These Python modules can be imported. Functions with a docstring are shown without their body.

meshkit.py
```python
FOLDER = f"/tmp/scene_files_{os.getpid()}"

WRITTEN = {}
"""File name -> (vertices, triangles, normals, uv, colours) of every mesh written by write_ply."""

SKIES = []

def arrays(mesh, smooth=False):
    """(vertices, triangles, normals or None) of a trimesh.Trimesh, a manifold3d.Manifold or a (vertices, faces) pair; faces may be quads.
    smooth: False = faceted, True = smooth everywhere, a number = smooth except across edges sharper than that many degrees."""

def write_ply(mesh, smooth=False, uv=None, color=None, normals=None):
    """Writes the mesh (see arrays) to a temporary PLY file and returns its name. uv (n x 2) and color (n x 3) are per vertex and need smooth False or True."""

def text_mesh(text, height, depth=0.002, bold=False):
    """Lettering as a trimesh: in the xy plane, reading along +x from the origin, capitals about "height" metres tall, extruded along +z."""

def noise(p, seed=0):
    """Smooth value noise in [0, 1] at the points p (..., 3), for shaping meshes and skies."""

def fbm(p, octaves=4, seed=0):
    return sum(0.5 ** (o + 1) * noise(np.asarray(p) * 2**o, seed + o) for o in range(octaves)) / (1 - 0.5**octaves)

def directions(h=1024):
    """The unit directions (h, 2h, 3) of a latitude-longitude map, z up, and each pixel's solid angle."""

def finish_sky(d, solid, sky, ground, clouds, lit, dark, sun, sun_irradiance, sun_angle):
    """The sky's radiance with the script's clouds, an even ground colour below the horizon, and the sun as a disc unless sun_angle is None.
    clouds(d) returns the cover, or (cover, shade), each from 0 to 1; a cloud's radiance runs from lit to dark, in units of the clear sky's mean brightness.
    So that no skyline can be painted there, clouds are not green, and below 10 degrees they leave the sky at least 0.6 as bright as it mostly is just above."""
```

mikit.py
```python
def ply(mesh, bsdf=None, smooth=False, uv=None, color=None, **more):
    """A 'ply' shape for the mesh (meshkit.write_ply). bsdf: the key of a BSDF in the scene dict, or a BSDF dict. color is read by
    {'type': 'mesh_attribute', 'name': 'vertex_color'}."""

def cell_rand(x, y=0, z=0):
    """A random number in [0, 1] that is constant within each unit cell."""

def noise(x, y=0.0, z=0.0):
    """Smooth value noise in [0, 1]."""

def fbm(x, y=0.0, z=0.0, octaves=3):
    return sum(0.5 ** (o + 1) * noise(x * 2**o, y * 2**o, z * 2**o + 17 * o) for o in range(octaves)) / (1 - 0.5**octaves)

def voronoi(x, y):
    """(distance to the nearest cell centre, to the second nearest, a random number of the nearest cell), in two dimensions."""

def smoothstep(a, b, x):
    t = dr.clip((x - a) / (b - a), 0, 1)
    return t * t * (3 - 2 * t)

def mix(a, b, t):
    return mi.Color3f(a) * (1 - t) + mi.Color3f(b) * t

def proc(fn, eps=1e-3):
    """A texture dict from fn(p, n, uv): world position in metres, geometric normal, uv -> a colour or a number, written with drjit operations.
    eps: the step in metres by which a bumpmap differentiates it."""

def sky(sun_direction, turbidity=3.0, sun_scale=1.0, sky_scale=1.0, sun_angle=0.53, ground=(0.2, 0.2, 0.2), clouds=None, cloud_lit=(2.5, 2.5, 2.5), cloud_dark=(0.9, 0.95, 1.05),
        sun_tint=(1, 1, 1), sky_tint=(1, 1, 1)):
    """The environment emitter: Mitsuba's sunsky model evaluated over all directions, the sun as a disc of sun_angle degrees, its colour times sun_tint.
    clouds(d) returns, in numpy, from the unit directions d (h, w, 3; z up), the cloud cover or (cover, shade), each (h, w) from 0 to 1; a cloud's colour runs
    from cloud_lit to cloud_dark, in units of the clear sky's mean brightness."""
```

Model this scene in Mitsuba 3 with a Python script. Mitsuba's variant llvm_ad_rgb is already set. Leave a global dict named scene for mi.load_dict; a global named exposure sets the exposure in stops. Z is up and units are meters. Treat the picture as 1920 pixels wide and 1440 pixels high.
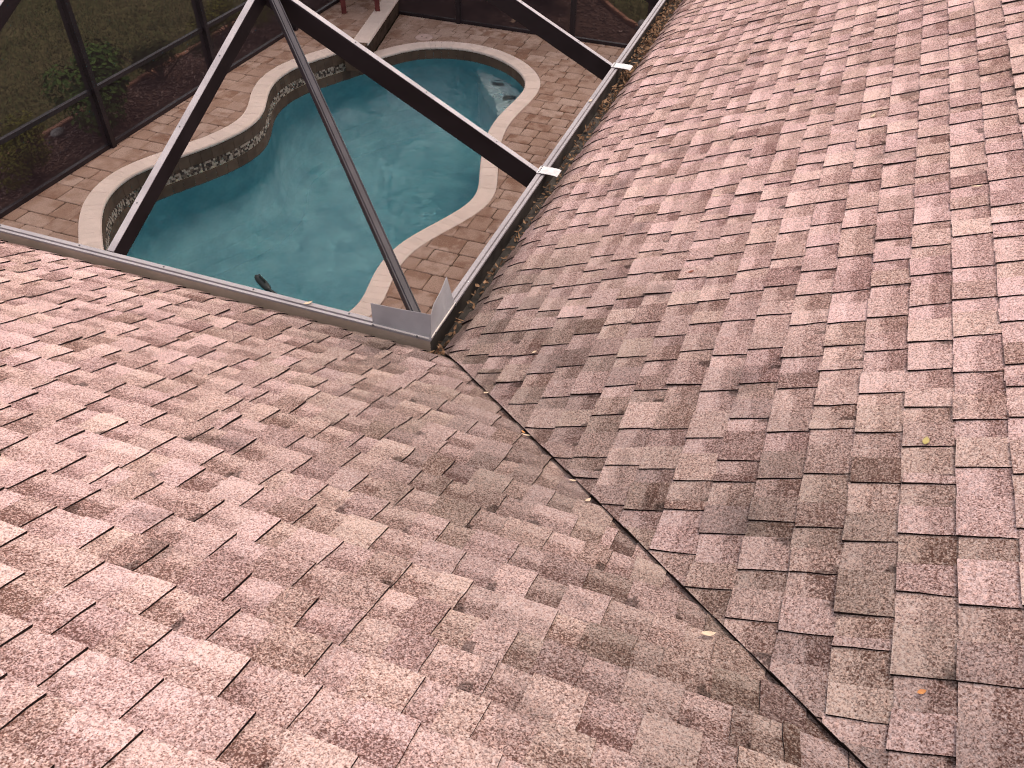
import math, random
import numpy as np, trimesh, mitsuba as mi, mikit, meshkit
import drjit as dr
from mikit import noise, fbm, cell_rand, smoothstep, mix
from shapely.geometry import Polygon, box as sbox, LineString, Point
from shapely import affinity
from scipy.interpolate import splprep, splev

T = mi.ScalarTransform4f
scene, labels = {"type": "scene"}, {}
# ------------------------------------------------------------------ camera, sky, exposure
CAM = np.array([-3.0148, -1.4754, 2.8450])
FWD = np.array([0.69176923, 0.2533437, -0.67621913])
UP = np.array([0.63018861, 0.2454327, 0.73663092])
RIGHT = np.array([0.35258709, -0.93572419, 0.01012848])
FOCAL = 1581.77
scene["camera"] = {"type": "perspective", "fov": 2 * math.degrees(math.atan(960 / FOCAL)), "near_clip": 0.05, "far_clip": 400.0,
                   "to_world": T().look_at(origin=CAM.tolist(), target=(CAM + FWD).tolist(), up=UP.tolist())}


def overcast(d):
    """a closed cloud layer, a little brighter and darker in soft lumps"""
    q = d / (np.abs(d[..., 2:]) + 0.35)
    return np.ones(d.shape[:2]), np.clip((meshkit.fbm(q * 1.6 + 3.0, 4, seed=4) - 0.36) / 0.28, 0, 1)


scene["sky"] = mikit.sky((0.5, -0.25, 1.0), turbidity=3, sun_scale=0.3, sun_angle=24, clouds=overcast,
                         cloud_lit=(3.0, 2.9, 2.93), cloud_dark=(2.1, 2.05, 2.1), ground=(0.12, 0.11, 0.08))
exposure = 2.56

rng = np.random.default_rng(7)
S = 0.46715                      # roof pitch, rise over run
L = math.hypot(1, S)
ZL, ZR, ZW = -2.18, -2.45, -2.65  # raised deck, lower deck, water level


# ------------------------------------------------------------------ helpers
def numbered(key):
    if key not in scene:
        return key
    k = 1
    while f"{key}_{k:03d}" in scene:
        k += 1
    return f"{key}_{k:03d}"


def tag(key, label=None, cat=None, group=None, kind=None):
    d = {a: b for a, b in (("label", label), ("category", cat), ("group", group), ("kind", kind)) if b}
    labels.setdefault(key, {}).update(d)


_next = {}


def add(key, mesh, bsdf, smooth=False, uv=None, color=None, label=None, cat=None, group=None, kind=None):
    if key in scene or key in _next:
        n = _next.get(key, 1)
        _next[key] = n + 1
        key = f"{key}_{n:03d}"
    else:
        _next[key] = 1
    scene[key] = mikit.ply(mesh, bsdf, smooth=smooth, uv=uv, color=color)
    if label or cat or group or kind:
        tag(key, label, cat, group, kind)
    return key


class MB:
    """collects vertices, faces and uv of one mesh"""

    def __init__(self):
        self.v, self.f, self.t, self.n = [], [], [], 0

    def add(self, v, f, uv=None):
        v = np.asarray(v, float).reshape(-1, 3)
        self.v.append(v)
        self.f.append(np.asarray(f, int).reshape(-1, 3) + self.n)
        self.t.append(np.zeros((len(v), 2)) if uv is None else np.broadcast_to(np.asarray(uv, float), (len(v), 2)))
        self.n += len(v)
        return self

    def quad(self, a, b, c, d, uv=None):
        return self.add([a, b, c, d], [[0, 1, 2], [0, 2, 3]], uv)

    def box(self, lo, hi, uv=None):
        return self.hexa([(x, y, z) for z in (lo[2], hi[2]) for x, y in ((lo[0], lo[1]), (hi[0], lo[1]), (hi[0], hi[1]), (lo[0], hi[1]))], uv)

    def hexa(self, p, uv=None):
        p = np.asarray(p, float)
        for q in ((3, 2, 1, 0), (4, 5, 6, 7), (0, 1, 5, 4), (1, 2, 6, 5), (2, 3, 7, 6), (3, 0, 4, 7)):
            self.quad(*p[list(q)], uv=uv)
        return self

    def extrude(self, prof, p0, p1, side, up, uv=None):
        """profile points (across, up) swept from p0 to p1, capped"""
        prof = np.asarray(prof, float)
        side, up = np.asarray(side, float), np.asarray(up, float)
        a = np.asarray(p0, float) + prof[:, :1] * side + prof[:, 1:] * up
        b = np.asarray(p1, float) + prof[:, :1] * side + prof[:, 1:] * up
        n = len(prof)
        for i in range(n):
            j = (i + 1) % n
            self.quad(a[i], a[j], b[j], b[i], uv)
        tri = trimesh.creation.triangulate_polygon(Polygon(prof), engine="earcut")
        vv, ff = tri
        for base, flip in ((p0, False), (p1, True)):
            w = np.asarray(base, float) + vv[:, :1] * side + vv[:, 1:] * up
            self.add(w, ff[:, ::-1] if flip else ff, uv)
        return self

    def tube(self, pts, r, sides=8, uv=None):
        pts = np.asarray(pts, float)
        r = np.broadcast_to(np.asarray(r, float), (len(pts),))
        t = np.gradient(pts, axis=0)
        t /= np.linalg.norm(t, axis=1, keepdims=True) + 1e-12
        ref = np.where(np.abs(t[:, 2:]) < 0.9, [[0, 0, 1.0]], [[1.0, 0, 0]])
        a = np.cross(t, ref)
        a /= np.linalg.norm(a, axis=1, keepdims=True) + 1e-12
        b = np.cross(t, a)
        g = np.arange(sides) * 2 * np.pi / sides
        v = pts[:, None] + r[:, None, None] * (np.cos(g)[None, :, None] * a[:, None] + np.sin(g)[None, :, None] * b[:, None])
        f = []
        for i in range(len(pts) - 1):
            for j in range(sides):
                k = (j + 1) % sides
                f += [[i * sides + j, (i + 1) * sides + j, (i + 1) * sides + k], [i * sides + j, (i + 1) * sides + k, i * sides + k]]
        for j in range(1, sides - 1):
            f += [[0, j, j + 1], [(len(pts) - 1) * sides, (len(pts) - 1) * sides + j + 1, (len(pts) - 1) * sides + j]]
        return self.add(v.reshape(-1, 3), f, uv)

    def poly(self, pg, z, uv=None):
        """flat sheet of a shapely polygon, facing up"""
        for g in getattr(pg, "geoms", [pg]):
            if g.is_empty or g.area < 1e-6 or g.geom_type != "Polygon":
                continue
            vv, ff = trimesh.creation.triangulate_polygon(g, engine="earcut")
            a = vv[ff]
            area = (a[:, 1, 0] - a[:, 0, 0]) * (a[:, 2, 1] - a[:, 0, 1]) - (a[:, 1, 1] - a[:, 0, 1]) * (a[:, 2, 0] - a[:, 0, 0])
            ff = np.where((area < 0)[:, None], ff[:, ::-1], ff)
            self.add(np.column_stack([vv, np.full(len(vv), z)]), ff, uv)
        return self

    def prism(self, pg, z0, z1, uv=None, inset=0.0, drop=0.0):
        """solid of a polygon with a small chamfer round its top"""
        for g in getattr(pg, "geoms", [pg]):
            if g.is_empty or g.area < 1e-5 or g.geom_type != "Polygon":
                continue
            ring = np.asarray(g.exterior.coords)[:-1]
            if not g.exterior.is_ccw:
                ring = ring[::-1]
            c = ring.mean(0)
            top = ring
            if inset:
                d = ring - c
                top = c + d * np.maximum(0, 1 - inset / (np.abs(d).max(0) + 1e-9))
            n = len(ring)
            lev = [(ring, z0), (ring, z1 - drop), (top, z1)] if inset else [(ring, z0), (ring, z1)]
            for (ra, za), (rb, zb) in zip(lev, lev[1:]):
                for i in range(n):
                    j = (i + 1) % n
                    self.quad((*ra[i], za), (*ra[j], za), (*rb[j], zb), (*rb[i], zb), uv)
            self.poly(Polygon(top).buffer(0), z1, uv)
        return self

    def mesh(self):
        return trimesh.Trimesh(np.vstack(self.v), np.vstack(self.f), process=False)

    def uv(self):
        return np.vstack(self.t)

    def put(self, key, bsdf, smooth=False, uv=False, **k):
        m = self.mesh()
        return add(key, m, bsdf, smooth=smooth, uv=self.uv() if uv else None, **k)


def proj(p):
    d = np.asarray(p, float) - CAM
    x, y, z = d @ RIGHT, -(d @ UP), d @ FWD
    return FOCAL * x / z + 960, FOCAL * y / z + 720, z


def shown(pts):
    """pixels that a patch would cover in the frame (0 outside): used only to choose which 300 pieces become parts"""
    x, y, z = proj(np.asarray(pts))
    if np.min(z) < 0.2 or x.max() < 0 or x.min() > 1920 or y.max() < 0 or y.min() > 1440:
        return 0.0
    x, y = np.clip(x, 0, 1920), np.clip(y, 0, 1440)
    return 0.5 * abs(np.sum(x * np.roll(y, -1) - y * np.roll(x, -1)))


# ------------------------------------------------------------------ materials
def C3(*v):
    return mi.Color3f(*v)


def shingle_fn(p, n, uv):
    # uv.x: piece number + place across it; uv.y: 0..1 up a raised tab, 2..3 up a recessed tab, -1 on the black cut edges
    i = dr.floor(uv.x)
    fu = (uv.x - i) / 0.9
    rec = uv.y > 1.5
    f = uv.y - dr.select(rec, 2.0, 0.0)
    r1, r2, r3, r4, r5, r6 = (cell_rand(i, k) for k in range(1, 7))
    w = noise(p.x * 24, p.y * 24, p.z * 24) - 0.5
    w2 = noise(p.x * 70, p.y * 70, p.z * 70) - 0.5
    up = smoothstep(-0.13, 0.13, f - (0.34 + 0.22 * r5) + 0.22 * w + 0.12 * w2)
    tooth = 0.58 + 0.32 * (r1 - 0.5) - dr.select(r2 < 0.27, 0.16, 0.0) - 0.20 * r3 * r3 * up
    tooth = tooth + dr.select(r6 > 0.55, 0.17, 0.0) * (1 - smoothstep(-0.04, 0.04, f - 0.46 + 0.06 * w2))
    deep = 0.68 + 0.22 * (r1 - 0.5) - (0.21 + 0.19 * r3) * up - dr.select(r2 < 0.14, 0.11, 0.0)
    t = dr.select(rec, deep, tooth)
    g = 0.55 * noise(p.x * 400, p.y * 400, p.z * 400) + 0.45 * noise(p.x * 230 + 9, p.y * 230, p.z * 230)
    k = dr.clip(t + (g - 0.5) * 2.1, 0.0, 1.12)
    col = mix(C3(0.112, 0.058, 0.050), C3(0.62, 0.448, 0.432), k)
    hue = noise(p.x * 230 + 5, p.y * 230, p.z * 230)
    col = col * mix(C3(1.07, 0.95, 0.89), C3(0.95, 1.02, 1.06), hue)
    col = col * mix(C3(1.02, 1.02, 0.98), C3(1.02, 0.985, 1.025), r5)
    # darker grey-brown along the valley, darker at eaves and butts, a few algae blotches
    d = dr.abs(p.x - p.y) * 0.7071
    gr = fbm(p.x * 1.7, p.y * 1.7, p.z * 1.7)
    valley_dark = dr.minimum(0.48 * dr.exp(-dr.square(d / 0.95)) * (0.30 + 0.75 * gr + 0.55 * r4), 0.6)
    eave = dr.minimum(p.x, p.y)
    edge = smoothstep(-0.10, 0.02, eave + 0.10 * (gr - 0.5)) * 0.45
    blot = smoothstep(0.66, 0.82, fbm(p.x * 4.1 + 4, p.y * 4.1, p.z * 4.1 + 2, octaves=4)) * 0.4
    col = col * mix(C3(1, 1, 1), C3(0.93, 1.0, 0.97), valley_dark * 2) * (1 - valley_dark) * (1 - edge) * (1 - blot)
    col = col * (1 - 0.5 * smoothstep(0.90, 1.0, f + 0.12 * w2))
    spot = dr.square((fu - dr.select(r5 > 0.5, 0.92, 0.06)) * 0.9 + 0.25 * w) + dr.square((f - 0.93) * 0.8 + 0.3 * w2)
    col = col * (1 - dr.select(r4 * 13 - dr.floor(r4 * 13) < 0.16, 0.62, 0.0) * (1 - smoothstep(0.010, 0.06, spot)))
    return dr.select(uv.y < -0.5, C3(0.020, 0.014, 0.013), col)


def flat_noise(a, b, f, oct=3, g=0.0, gf=200):
    a, b = tuple(a), tuple(b)

    def fn(p, n, uv):
        t = fbm(p.x * f, p.y * f, p.z * f, octaves=oct)
        c = mix(C3(*a), C3(*b), smoothstep(0.25, 0.75, t))
        if g:
            c = c * (1 - g + 2 * g * noise(p.x * gf, p.y * gf, p.z * gf))
        return c
    return fn


def two(b):
    return {"type": "twosided", "bsdf": b}


def diffuse(fn):
    return two({"type": "diffuse", "reflectance": mikit.proc(fn) if callable(fn) else {"type": "rgb", "value": list(fn)}})


def glossy(fn, rough=0.4, metallic=0.0, spec=0.5, **k):
    return two({"type": "principled", "base_color": mikit.proc(fn) if callable(fn) else {"type": "rgb", "value": list(fn)},
                "roughness": rough, "metallic": metallic, "specular": spec, **k})


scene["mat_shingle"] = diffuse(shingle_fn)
scene["mat_roof_sheet"] = diffuse((0.05, 0.04, 0.035))


def bronze_fn(p, n, uv):
    t = fbm(p.x * 6, p.y * 6, p.z * 6)
    s = noise(p.x * 90, p.y * 90, p.z * 90)
    c = mix(C3(0.23, 0.20, 0.215), C3(0.31, 0.275, 0.292), t)
    return c * (0.93 + 0.14 * s)


scene["mat_rail"] = glossy(bronze_fn, rough=0.35, spec=0.6)
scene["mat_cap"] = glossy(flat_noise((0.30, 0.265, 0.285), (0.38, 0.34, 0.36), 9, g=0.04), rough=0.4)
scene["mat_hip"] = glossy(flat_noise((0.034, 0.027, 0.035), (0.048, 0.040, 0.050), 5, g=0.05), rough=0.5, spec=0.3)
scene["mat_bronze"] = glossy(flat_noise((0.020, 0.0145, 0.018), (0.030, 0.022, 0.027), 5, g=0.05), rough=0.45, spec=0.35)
scene["mat_gutter"] = glossy(flat_noise((0.31, 0.235, 0.19), (0.39, 0.30, 0.245), 5, g=0.06), rough=0.5)
scene["mat_gutter_dirty_shaded"] = glossy(flat_noise((0.018, 0.014, 0.013), (0.05, 0.04, 0.036), 7, g=0.15, gf=120), rough=0.6, spec=0.3)  # wet litter muck, with the shade inside the trough darkened into the colour
scene["mat_groove"] = diffuse((0.015, 0.013, 0.014))
scene["mat_flashing"] = glossy(flat_noise((0.30, 0.285, 0.31), (0.36, 0.345, 0.37), 8, g=0.03), rough=0.4)
scene["mat_bracket"] = glossy(flat_noise((0.46, 0.43, 0.445), (0.56, 0.53, 0.545), 30), rough=0.35)
scene["mat_screw"] = glossy((0.10, 0.095, 0.10), rough=0.4)
scene["mat_caulk"] = diffuse((0.62, 0.55, 0.53))
scene["mat_screen"] = {"type": "thindielectric", "int_ior": 1.01, "ext_ior": 1.0, "specular_transmittance": {"type": "rgb", "value": [0.72, 0.706, 0.714]},
                       "specular_reflectance": {"type": "rgb", "value": [0.0, 0.0, 0.0]}}


scene["mat_screen_wall"] = {"type": "mask", "opacity": 0.48, "nested": two({"type": "diffuse", "reflectance": {"type": "rgb", "value": [0.066, 0.048, 0.057]}})}


def paver_fn(p, n, uv):
    i = dr.floor(uv.x)
    r1, r2 = cell_rand(i, 11), cell_rand(i, 12)
    m = fbm(p.x * 7 + 3 * r1, p.y * 7, p.z * 7 + 5 * r2)
    g = noise(p.x * 120, p.y * 120, p.z * 120)
    a = mix(C3(0.375, 0.248, 0.197), C3(0.49, 0.36, 0.305), r1)
    b = mix(C3(0.255, 0.145, 0.105), C3(0.375, 0.252, 0.20), r2)
    c = mix(b, a, smoothstep(0.3, 0.65, m))
    return c * (0.86 + 0.28 * g)


scene["mat_paver"] = diffuse(paver_fn)
scene["mat_joint"] = diffuse(flat_noise((0.10, 0.068, 0.05), (0.15, 0.105, 0.08), 9))


def coping_fn(p, n, uv):
    i = dr.floor(uv.x)
    r = cell_rand(i, 21)
    t = fbm(p.x * 9, p.y * 9, p.z * 9)
    c = mix(C3(0.72, 0.59, 0.53), C3(0.80, 0.67, 0.61), t) * (0.95 + 0.10 * r)
    return c * (0.95 + 0.1 * noise(p.x * 150, p.y * 150, p.z * 150))


scene["mat_coping"] = diffuse(coping_fn)


def tile_fn(p, n, uv):
    i = dr.floor(uv.x)
    r = cell_rand(i, 31)
    t = fbm(p.x * 12, p.y * 12, p.z * 12)
    return mix(C3(0.065, 0.039, 0.028), C3(0.17, 0.112, 0.080), 0.55 * t + 0.45 * r)


scene["mat_tile"] = glossy(tile_fn, rough=0.6, spec=0.3)


def mosaic_fn(p, n, uv):
    r = cell_rand(dr.floor(uv.x), 41)
    return dr.select(r < 0.45, C3(0.46, 0.38, 0.32), dr.select(r < 0.75, C3(0.06, 0.044, 0.038), C3(0.19, 0.14, 0.11)))


scene["mat_riser_shaded"] = diffuse(flat_noise((0.055, 0.038, 0.03), (0.095, 0.068, 0.055), 10))  # dark brown tile, shade below the step edge painted into it
scene["mat_mosaic"] = glossy(mosaic_fn, rough=0.6, spec=0.3)
scene["mat_plaster"] = diffuse(flat_noise((0.150, 0.385, 0.455), (0.235, 0.505, 0.565), 4.5, oct=5, g=0.05, gf=40))
scene["mat_bench"] = diffuse(flat_noise((0.46, 0.57, 0.60), (0.62, 0.70, 0.72), 4))
scene["mat_jet"] = glossy((0.05, 0.06, 0.065), rough=0.4)
scene["mat_water"] = {"type": "dielectric", "int_ior": 1.33, "ext_ior": 1.0, "specular_transmittance": {"type": "rgb", "value": [0.92, 0.98, 0.98]}}
scene["mat_lid"] = diffuse(flat_noise((0.52, 0.38, 0.34), (0.60, 0.44, 0.40), 14))
scene["mat_cleaner"] = glossy((0.035, 0.045, 0.045), rough=0.45)


def lawn_fn(p, n, uv):
    a = fbm(p.x * 0.9, p.y * 0.9, 0.0)
    b = noise(p.x * 14, p.y * 14, 0.0)
    return mix(C3(0.058, 0.054, 0.024), C3(0.082, 0.066, 0.037), a) * (0.7 + 0.6 * b)


def blade_fn(p, n, uv):
    r = cell_rand(dr.floor(uv.x), 51)
    a = fbm(p.x * 0.9, p.y * 0.9, 0.0)
    return mix(C3(0.064, 0.092, 0.034), C3(0.118, 0.112, 0.058), 0.5 * r + 0.5 * a)


scene["mat_lawn"] = diffuse(lawn_fn)
scene["mat_blade"] = diffuse(blade_fn)
scene["mat_mulch"] = diffuse(flat_noise((0.045, 0.027, 0.024), (0.085, 0.052, 0.045), 12, g=0.2, gf=60))


def chip_fn(p, n, uv):
    r = cell_rand(dr.floor(uv.x), 61)
    return mix(C3(0.050, 0.033, 0.031), C3(0.30, 0.21, 0.20), r * r * r)


scene["mat_chip"] = diffuse(chip_fn)
scene["mat_edging"] = diffuse(flat_noise((0.20, 0.10, 0.07), (0.29, 0.155, 0.115), 8))
scene["mat_rock"] = diffuse(flat_noise((0.10, 0.095, 0.10), (0.18, 0.17, 0.175), 9))
scene["mat_stucco"] = diffuse(flat_noise((0.44, 0.37, 0.31), (0.50, 0.43, 0.36), 3, g=0.05, gf=80))
scene["mat_soffit"] = diffuse((0.55, 0.52, 0.50))
scene["mat_red_wood"] = diffuse(flat_noise((0.13, 0.042, 0.042), (0.18, 0.06, 0.058), 10))
scene["mat_board"] = diffuse(flat_noise((0.34, 0.22, 0.16), (0.44, 0.30, 0.22), 20))
scene["mat_bark"] = diffuse(flat_noise((0.06, 0.045, 0.038), (0.12, 0.095, 0.08), 14))


def leaf_mat(a, b):
    a, b = tuple(a), tuple(b)

    def fn(p, n, uv):
        r = cell_rand(dr.floor(uv.x), 71)
        return mix(C3(*a), C3(*b), r)
    return two({"type": "diffuse", "reflectance": mikit.proc(fn)})


scene["mat_leaf_green"] = leaf_mat((0.025, 0.055, 0.016), (0.075, 0.12, 0.035))
scene["mat_leaf_olive"] = leaf_mat((0.05, 0.06, 0.016), (0.14, 0.13, 0.03))
scene["mat_leaf_dark"] = leaf_mat((0.012, 0.02, 0.009), (0.04, 0.05, 0.02))
scene["mat_dry_leaf"] = leaf_mat((0.06, 0.028, 0.018), (0.33, 0.20, 0.125))
scene["mat_pale_leaf"] = diffuse(flat_noise((0.50, 0.37, 0.27), (0.62, 0.48, 0.37), 60))
scene["mat_orange_leaf"] = diffuse(flat_noise((0.42, 0.17, 0.07), (0.52, 0.24, 0.10), 60))
scene["mat_green_leaf"] = diffuse(flat_noise((0.36, 0.29, 0.11), (0.45, 0.37, 0.16), 60))
scene["mat_brown_leaf"] = diffuse((0.22, 0.075, 0.05))

# ------------------------------------------------------------------ the roof
# slope A faces +x (its eave runs along y), slope B faces +y (its eave runs along x); they meet in a valley along x = y
NA, NB = np.array([S, 0, 1]) / L, np.array([0, S, 1]) / L


def sag(u, v, seed):
    q = np.stack([u * 1.1, v * 1.1, np.full_like(u, seed)], -1)
    q2 = np.stack([u * 5, v * 5, np.full_like(u, seed + 3.3)], -1)
    return 0.010 * (meshkit.noise(q, 3) - 0.5) + 0.004 * (meshkit.noise(q2, 5) - 0.5)


def on_roof(which, u, v, n):
    """u along the eave, v up the slope from the eave, n off the roof"""
    u, v, n = (np.asarray(a, float) for a in np.broadcast_arrays(u, v, n))
    n = n + sag(u, v, 1.0 if which == "A" else 8.0) - 1.0 * np.clip(0.17 - v, 0, 1) ** 2
    if which == "A":
        return np.stack([-v / L, u, v * S / L], -1) + n[..., None] * NA
    return np.stack([u, -v / L, v * S / L], -1) + n[..., None] * NB


UMAX = {"A": 5.2, "B": 8.0}
VTOP = 4.55


def clip_half(pts, f):
    """Sutherland-Hodgman: the part of a polygon where f(point) >= 0"""
    out = []
    for a, b in zip(pts, pts[1:] + pts[:1]):
        fa, fb = f(a), f(b)
        if fa >= 0:
            out.append(a)
        if (fa >= 0) != (fb >= 0):
            t = fa / (fa - fb)
            out.append((a[0] + t * (b[0] - a[0]), a[1] + t * (b[1] - a[1])))
    return out


def piece(which, u0, u1, v0, v1, h0, h1, ident, r, recess=False):
    """one tab of a laminated shingle: a thin wedge, thick at its lower edge, with dark cut sides"""
    vb = v1 + 0.012
    nseg = 4 if v0 < 0.22 else 3
    j = r.normal(0, 0.0022, 6)
    tops = []
    for k in range(nseg + 1):
        t = k / nseg
        v = v0 + (vb - v0) * t
        wob = r.normal(0, 0.0013, 2) if 0 < k < nseg else (0.0, 0.0)
        tops.append(((u0 + j[0] + (j[1] - j[0]) * t + wob[0], v + (j[2] if k == 0 else 0)), (u1 + j[3] + (j[4] - j[3]) * t + wob[1], v + (j[5] if k == 0 else 0))))
    ring = [a for a, _ in tops] + [b for _, b in reversed(tops)]
    # with the eave coordinate u: slope A keeps y >= x, slope B keeps x >= y along the valley (u >= -v / L)
    slack = 0.03 if which == "A" else 0.0
    fn = lambda q: q[0] + q[1] / L + slack
    cut = min(fn(q) for q in ring) < 0
    if cut:
        ring = clip_half(ring, fn)
        if len(ring) < 3:
            return None
    ring = np.array(ring)
    if abs(0.5 * np.sum(ring[:, 0] * np.roll(ring[:, 1], -1) - ring[:, 1] * np.roll(ring[:, 0], -1))) < 4e-5:
        return None
    tt = np.clip((ring[:, 1] - v0) / (vb - v0), 0, 1)
    hh = h0 + (h1 - h0) * tt
    m = MB()
    near = np.exp(-np.maximum(0, ring[:, 0] + ring[:, 1] / L) / 0.08)
    hh = hh + (0.010 if which == "B" else -0.013) * near      # closed-cut valley: A dips and runs under B
    top = on_roof(which, ring[:, 0], ring[:, 1], hh)
    low = on_roof(which, ring[:, 0], ring[:, 1], hh - (0.0042 if h0 < 0.011 else 0.0082) - (0.02 * near if which == "B" else 0))
    n = len(ring)
    # top as strips when uncut, as a fan of convex pieces when cut
    uv = np.column_stack([ident + 0.9 * np.clip((ring[:, 0] - u0) / (u1 - u0), 0, 1), np.clip((ring[:, 1] - v0) / (v1 - v0), 0, 1) + (2 if recess else 0)])
    if cut:
        f = [[0, i, i + 1] for i in range(1, n - 1)]
    else:
        f = []
        for k in range(nseg):
            a, b, c, d = k, k + 1, n - 2 - k, n - 1 - k
            f += [[a, b, c], [a, c, d]]
    f = np.array(f)
    if which == "B":             # keep every top facing up
        pass
    nn = np.cross(top[f[0][1]] - top[f[0][0]], top[f[0][2]] - top[f[0][0]])
    if nn[2] < 0:
        f = f[:, ::-1]
    m.add(top, f, uv)
    edge = np.array([ident, -1.0])
    for i in range(n):
        k = (i + 1) % n
        if not cut and i == nseg:      # the upper end is tucked under the next course
            continue
        m.quad(top[i], low[i], low[k], top[k], edge)
    return m, top


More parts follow.
